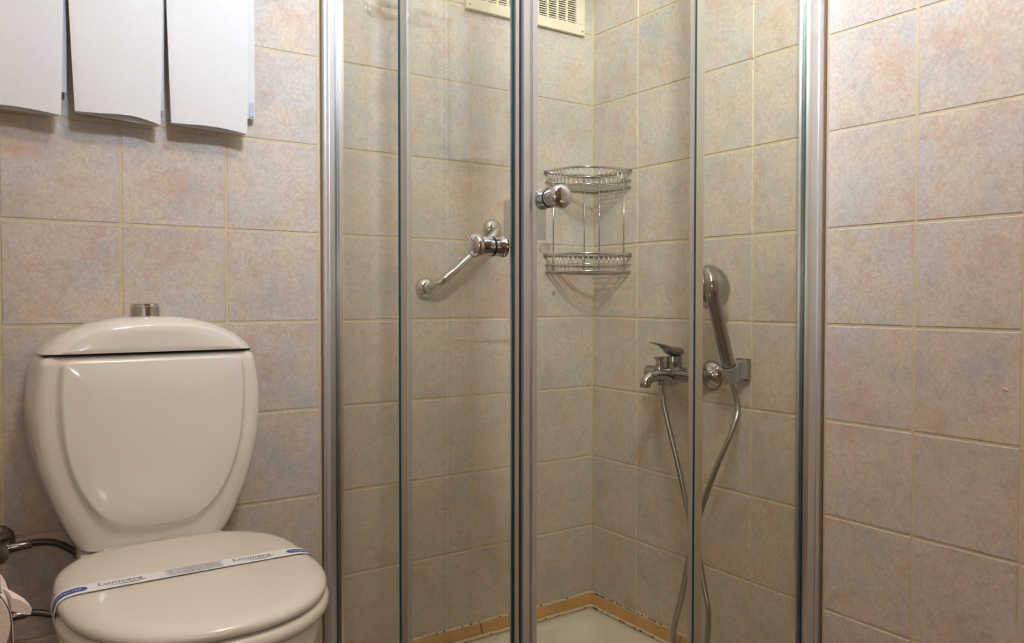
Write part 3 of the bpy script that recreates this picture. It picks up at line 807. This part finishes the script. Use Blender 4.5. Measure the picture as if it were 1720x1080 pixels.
def swoosh(s0, s1, v):
    n = 24; bm = B(); A = []; C = []
    for i in range(n+1):
        t = i/n; s = s0 + (s1-s0)*t
        y = v - 0.0055 - 0.004*math.sin(t*PI*0.62) + 0.016*max(0, t-0.45)**1.6
        th = 0.0003 + 0.0026*t*math.sin(PI*min(1, 0.35+t*0.62))
        A.append(bm.verts.new(on_band(s, y-th, 0.0008))); C.append(bm.verts.new(on_band(s, y+th, 0.0008)))
    for i in range(n): bm.faces.new((A[i], A[i+1], C[i+1], C[i]))
    return bm
for sc in (mid-0.100, mid+0.092):
    put_text('Lonicera', 0.0190, sc-0.003, 0.0040, 'navy_print', band, 'wordmark', 0.060, shear=0.2)
    obj('swoosh', swoosh(sc-0.018, sc+0.032, -0.001), 'navy_print', band)
for i, (t, w) in enumerate((('SIZIN ICIN DEZENFEKTE EDILMISTIR', 0.086), ('FOR YOUR PROTECTION DISINFECTED', 0.078), ('FUR IHRE GESUNDHEIT DESINFIZIERT', 0.084), ('POUR VOTRE PROTECTION', 0.078))):
    put_text(t, 0.0088, mid+0.002, 0.0124-0.0083*i, 'navy_print', band, 'text_line', w)

# ------------------------------------------------------------------ supply valve and hoses beside the toilet
vv = thing('angle_valve', 'dark chrome angle valve low on the wall beside the toilet', 'valve', (-1.409, 0, 0.4395))
bm = B(); lathe(bm, (0, -0.0005, 0.004), (0, -1, 0), [(0, 0), (0, 0.030), (0.003, 0.031), (0.010, 0.027), (0.014, 0.016), (0.014, 0)], 32); obj('rosette', bm, 'old_chrome', vv, True, 45)
bm = B(); lathe(bm, (0, -0.014, 0), (0, -1, 0), [(0, 0), (0, 0.012), (0.03, 0.012), (0.032, 0.015), (0.050, 0.015), (0.052, 0.011), (0.060, 0.010), (0.060, 0)], 28); obj('valve_body', bm, 'old_chrome', vv, True, 45)
bm = B(); lathe(bm, (0.008, -0.055, 0.0), (1, 0, 0.08), [(0, 0), (0, 0.0105), (0.012, 0.0105), (0.013, 0.0085), (0.022, 0.0085), (0.022, 0)], 24); obj('outlet', bm, 'old_chrome', vv, True, 45)
bm = B(); lathe(bm, (0, -0.074, 0.0), (0, -1, 0), [(0, 0), (0, 0.017), (0.004, 0.019), (0.016, 0.018), (0.019, 0.012), (0.019, 0)], 12); obj('handle', bm, 'old_chrome', vv, True, 30)
def supply(name, label, pts, ferr):
    t = thing(name, label, 'hose', tuple(pts[0]), 'braided supply hoses beside the toilet'); o0 = Vector(pts[0])
    pth = resample(catmull(pts, 20), 0.003)
    bm = B(); tube(bm, [p-o0 for p in pth], [0.0066 if i % 2 else 0.0061 for i in range(len(pth))], 12); obj('braided_tube', bm, 'dark_braid', t, True)
    d = (Vector(pts[1])-Vector(pts[0])).normalized()
    bm = B(); lathe(bm, (0, 0, 0), d, [(0, 0.006), (0, 0.0082), (0.022, 0.0082), (0.024, 0.007), (0.024, 0.006)], 20); obj('crimp', bm, 'old_chrome', t, True, 40)
supply('supply_hose', 'upper dark braided hose arching from the valve to the toilet', [(-1.379, -0.055, 0.4413), (-1.350, -0.0555, 0.4440), (-1.322, -0.058, 0.4400), (-1.300, -0.060, 0.4270), (-1.282, -0.060, 0.4085), (-1.270, -0.055, 0.385), (-1.262, -0.05, 0.350)], 0)
supply('supply_hose', 'lower dark braided hose running behind the toilet bowl', [(-1.388, -0.05, 0.3120), (-1.360, -0.052, 0.3140), (-1.335, -0.056, 0.3080), (-1.305, -0.060, 0.2940), (-1.280, -0.06, 0.275), (-1.262, -0.055, 0.24)], 0)
lv2 = thing('floor_valve', 'second dark supply valve on the wall behind the paper roll', 'valve', (-1.398, 0, 0.312))
bm = B(); lathe(bm, (0, -0.0005, 0), (0, -1, 0), [(0, 0), (0, 0.026), (0.008, 0.024), (0.011, 0.012), (0.062, 0.012), (0.064, 0)], 28); obj('valve_body', bm, 'old_chrome', lv2, True, 40)

# ------------------------------------------------------------------ toilet paper on its holder (left edge)
PYC = -0.74
th = thing('paper_holder', 'grey metal toilet paper holder at the left edge', 'paper holder', (RX, PYC, 0.55))
HO = Vector((RX, PYC, 0.55))
rc = Vector((-1.468, PYC, 0.545))      # roll centre
def hadd(nm, bm, mat, parent=th, sm=False, ang=None, O=HO):
    bmesh.ops.translate(bm, verts=bm.verts[:], vec=-O); return obj(nm, bm, mat, parent, sm, ang)
bm = B(); box(bm, (RX+0.0005, PYC-0.035, 0.52), (RX+0.008, PYC+0.035, 0.60), 0.002); hadd('wall_plate', bm, 'grey_metal')
bm = B(); tube(bm, [(RX+0.008, PYC+0.066, 0.545), (rc.x, PYC+0.066, 0.545)], 0.004, 12); tube(bm, [(rc.x, PYC+0.066, 0.545), (rc.x, PYC-0.062, 0.545)], 0.004, 12)
tube(bm, [(RX+0.008, PYC+0.030, 0.545), (RX+0.008, PYC+0.068, 0.545)], 0.004, 12); hadd('spindle', bm, 'grey_metal', th, True)
bm = B()   # curved cover flap
rows = []
for i in range(14):
    a = math.radians(150 - i*8.6); R1 = 0.0585
    for_y = []
    p = Vector((rc.x + R1*1.0*math.cos(a), 0, rc.z + R1*math.sin(a)))
    q = Vector((rc.x + (R1+0.0015)*math.cos(a), 0, rc.z + (R1+0.0015)*math.sin(a)))
    rows.append([bm.verts.new((p.x, PYC-0.056, p.z)), bm.verts.new((p.x, PYC+0.056, p.z)), bm.verts.new((q.x, PYC+0.056, q.z)), bm.verts.new((q.x, PYC-0.056, q.z))])
bridge(bm, rows); box(bm, (RX+0.008, PYC-0.02, rc.z+0.027), (rc.x-0.050, PYC+0.02, rc.z+0.031)); hadd('cover_flap', bm, 'grey_metal', th, True, 40)
roll = thing('toilet_paper_roll', 'white toilet paper roll with a loose hanging sheet', 'toilet paper', tuple(rc))
bm = B(); Rr = 0.0545
lathe(bm, (rc.x, PYC-0.050, rc.z), (0, 1, 0), [(0, 0.021), (0, Rr-0.001), (0.001, Rr), (0.099, Rr), (0.1, Rr-0.001), (0.1, 0.021), (0, 0.021)], 48)
hadd('paper_roll', bm, 'tissue', roll, True, 40, rc)
bm = B(); lathe(bm, (rc.x, PYC-0.0505, rc.z), (0, 1, 0), [(0, 0.0185), (0, 0.0208), (0.101, 0.0208), (0.101, 0.0185), (0, 0.0185)], 32); hadd('cardboard_core', bm, 'trim_tile', roll, True, 40, rc)
bm = B()   # hanging sheet
rows = []
for i in range(22):
    t = i/21
    if t < 0.35:
        a = math.radians(60 - 60*t/0.35); x = rc.x + (Rr+0.001)*math.cos(a); z = rc.z + (Rr+0.001)*math.sin(a)
    else:
        u_ = (t-0.35)/0.65; x = rc.x + Rr + 0.001 - 0.006*u_ + 0.002*math.sin(u_*6); z = rc.z - 0.16*u_
    rows.append([bm.verts.new((x, PYC-0.0495, z)), bm.verts.new((x, PYC+0.0495, z)), bm.verts.new((x+0.0008, PYC+0.0495, z)), bm.verts.new((x+0.0008, PYC-0.0495, z))])
bridge(bm, rows); hadd('hanging_sheet', bm, 'tissue', roll, True, 40, rc)
bm = B()   # folded corner that sticks out
tab = [(-1.4120, 0.5730), (-1.4060, 0.5700), (-1.3990, 0.5640), (-1.3940, 0.5570), (-1.3955, 0.5510), (-1.4010, 0.5525), (-1.4075, 0.5560), (-1.4130, 0.5590)]
R2 = [[bm.verts.new((x + dx, PYC + dy, z)) for x, z in tab] for dy, dx in ((-0.051, 0), (-0.028, -0.002), (0.0, -0.010))]
bridge(bm, R2); hadd('folded_corner', bm, 'tissue', roll, True, 50, rc)

# ------------------------------------------------------------------ towels on their rail
rail = thing('towel_rail', 'chrome towel rail above the toilet, under the hanging towels', 'towel rail', (-1.2, 0, 1.585))
RYY = -0.040; RZZ = 1.585
bm = B(); tube(bm, [(-0.325, RYY, 0), (0.325, RYY, 0)], 0.007, 20); obj('bar', bm, 'chrome', rail, True, 40)
for s in (-0.315, 0.315):
    bm = B(); lathe(bm, (s, -0.0005, 0), (0, -1, 0), [(0, 0), (0, 0.022), (0.005, 0.022), (0.007, 0.009), (0.043, 0.009), (0.045, 0)], 24); obj('post', bm, 'chrome', rail, True, 40)
def towel(label, fl_t, fr_t, fl_b, fr_b, zf, slant, yoff, bulge, backdz, arch, skew, bx=0.0):
    """folded towel: thick front panel hanging over the rail, thin back panel by the wall.
    fl/fr = left and right edges at the rail and at the hem."""
    cxm = (fl_t+fr_t)/2
    t = thing('folded_towel', label, 'towel', (cxm, RYY, RZZ), 'white towels hanging over the toilet'); O = Vector((cxm, RYY, RZZ))
    def sheet(nm, yfun, zlow, th, L0, R0_, L1, R1_, arch=0.0, mat='towel_cotton'):
        bm = B(); nu, nv = 24, 30; F = []; K = []
        for j in range(nv+1):
            v = j/nv
            rf = []; rk = []
            for i in range(nu+1):
                u_ = i/nu
                xl = L0 + (L1-L0)*v**1.3; xr = R0_ + (R1_-R0_)*v**1.3
                x = xl + (xr-xl)*u_
                zl = zlow + slant*(u_-0.5) + arch*math.sin(PI*u_**skew)**1.3
                z = RZZ + (zl-RZZ)*v
                y = yfun(u_, v)
                e = min(u_, 1-u_); rnd = math.sqrt(max(0, 1-(1-min(1, e/0.06))**2)); tt = th*(0.35+0.65*rnd)
                rf.append(bm.verts.new((x, y - tt/2, z))); rk.append(bm.verts.new((x, y + tt/2, z)))
            F.append(rf); K.append(rk)
        for j in range(nv):
            for i in range(nu):
                bm.faces.new((F[j][i], F[j][i+1], F[j+1][i+1], F[j+1][i])); bm.faces.new((K[j][i], K[j+1][i], K[j+1][i+1], K[j][i+1]))
            bm.faces.new((F[j][0], F[j+1][0], K[j+1][0], K[j][0])); bm.faces.new((F[j][nu], K[j][nu], K[j+1][nu], F[j+1][nu]))
        for i in range(nu):
            bm.faces.new((F[nv][i], F[nv][i+1], K[nv][i+1], K[nv][i])); bm.faces.new((F[0][i], K[0][i], K[0][i+1], F[0][i+1]))
        bmesh.ops.translate(bm, verts=bm.verts[:], vec=-O)
        return obj(nm, bm, mat, t, True, 60)
    ph = random.uniform(0, 6)
    wav = lambda u_, v: 0.0012*math.sin(5*u_+ph)*v + 0.0008*math.sin(9*u_ + 3*v + ph)
    # outer front layer bows forward a little at the hem, inner layer stays flat: an open fold shows
    sheet('front_layer', lambda u_, v: RYY-0.0115 - yoff + wav(u_, v) - bulge*(math.sin(PI*u_)**0.8)*v**3, zf, 0.0050, fl_t, fr_t, fl_b, fr_b, arch)
    sheet('inner_layer', lambda u_, v: RYY-0.0058 - yoff + 0.004*v + wav(u_, v)*0.5, zf-0.0008, 0.0045, fl_t, fr_t, fl_b+0.001, fr_b-0.001)
    sheet('back_layer', lambda u_, v: RYY+0.0115 + 0.010*v + wav(u_, v)*0.4, zf+backdz, 0.007, fl_t+0.004, fr_t+0.006+bx, fl_b+0.006, fr_b+0.012+bx)
    # fold over the rail
    bm = B(); rows = []
    for j in range(13):
        a = PI*j/12; r0, r1 = 0.0085, 0.0145 + yoff
        rows.append([bm.verts.new((xx, RYY - r*math.cos(a), RZZ - 0.001 + r*math.sin(a))) for xx, r in ((fl_t, r0), (fr_t, r0), (fr_t, r1), (fl_t, r1))])
    bridge(bm, rows); bmesh.ops.translate(bm, verts=bm.verts[:], vec=-O); obj('top_fold', bm, 'towel_cotton', t, True, 40)
    return t, O
towel('white folded towel cut off by the left edge, leftmost of three', -1.455, -1.2935, -1.452, -1.3010, 1.2400, -0.004, 0.0, 0.003, 0.05, 0.0045, 1.0)
towel('white folded towel in the middle of the three', -1.2905, -1.1245, -1.2790, -1.1330, 1.2450, -0.008, 0.002, 0.006, 0.035, 0.0075, 1.6)
t3, O3 = towel('white folded towel nearest the shower, blue label behind its edge', -1.1215, -0.9620, -1.1130, -0.9670, 1.2455, -0.006, 0.0, 0.004, 0.040, 0.0045, 1.3, 0.0125)
bm = B(); box(bm, (-0.9540, -0.0255, 1.2865), (-0.9450, -0.0240, 1.316)); bmesh.ops.translate(bm, verts=bm.verts[:], vec=-O3); obj('sewn_label', bm, 'towel_label', t3)

# ------------------------------------------------------------------ washbasin on the right wall (only its edge in view)
wb = thing('washbasin', 'white ceramic washbasin at the right edge, only its rim showing', 'washbasin', (0, -1.64, 0.84))
WBO = Vector((0, -1.64, 0.84))
def wplan(k, hy, dx, z, n=72):
    pts = []
    for i in range(n):
        a = 2*PI*i/n; c_, s_ = math.cos(a), math.sin(a)
        e = 2.6
        x = -0.235 + dx*math.copysign(abs(c_)**(2/e), c_); y = hy*math.copysign(abs(s_)**(2/e), s_)
        pts.append((min(x, -0.001), y, z - 0.84))
    return pts
bm = B()
ring_loft(bm, [wplan(0, 0.10, 0.10, 0.66), wplan(0, 0.17, 0.15, 0.675), wplan(0, 0.225, 0.195, 0.71), wplan(0, 0.262, 0.225, 0.765), wplan(0, 0.2765, 0.232, 0.815), wplan(0, 0.2795, 0.234, 0.830), wplan(0, 0.2785, 0.233, 0.8365), wplan(0, 0.274, 0.229, 0.8395),
    wplan(0, 0.245, 0.195, 0.8395), wplan(0, 0.238, 0.188, 0.834), wplan(0, 0.215, 0.165, 0.78), wplan(0, 0.15, 0.11, 0.725), wplan(0, 0.02, 0.02, 0.715)])
obj('bowl', bm, 'ceramic', wb, True, 60)
bm = B(); lathe(bm, (-0.235, 0, -0.125), (0, 0, 1), [(0, 0), (0, 0.02), (0.003, 0.019), (0.002, 0)], 20); obj('drain', bm, 'chrome', wb, True)

# ------------------------------------------------------------------ ceiling lamp
lp = thing('ceiling_lamp', 'round white ceiling lamp', 'lamp', (LAMP_POS[0], LAMP_POS[1], RZ))
emit_material('lamp_glow', LAMP_COL, LAMP_EMIT)
bm = B(); lathe(bm, (0, 0, -0.0005), (0, 0, -1), [(0, 0), (0, 0.11), (0.02, 0.11), (0.022, 0.10), (0.022, 0)], 40); obj('base', bm, 'white_plastic', lp, True, 40)
bm = B(); lathe(bm, (0, 0, -0.0225), (0, 0, -1), [(0, 0.095), (0.02, 0.092), (0.04, 0.08), (0.055, 0.06), (0.063, 0.03), (0.065, 0)], 40); obj('diffuser', bm, 'lamp_glow', lp, True)
spl = thing('added_spot', 'added white spot lamp, unseen, hung to brighten the upper walls', 'lamp', tuple(SPOT_POS))
bm = B(); lathe(bm, -SPOT_DIR*0.004, -SPOT_DIR, [(0, 0.040), (0, 0.044), (0.07, 0.040), (0.085, 0.028), (0.088, 0), (0.080, 0), (0.068, 0.036), (0, 0.040)], 28); obj('shade', bm, 'white_plastic', spl, True, 40)  # made-up housing around the added spot
bm = B(); tube(bm, [-SPOT_DIR*0.045 + Vector((0, 0, 0.04)), -SPOT_DIR*0.045 + Vector((0, 0, RZ - SPOT_POS.z))], 0.008, 12); obj('arm', bm, 'chrome', spl, True)
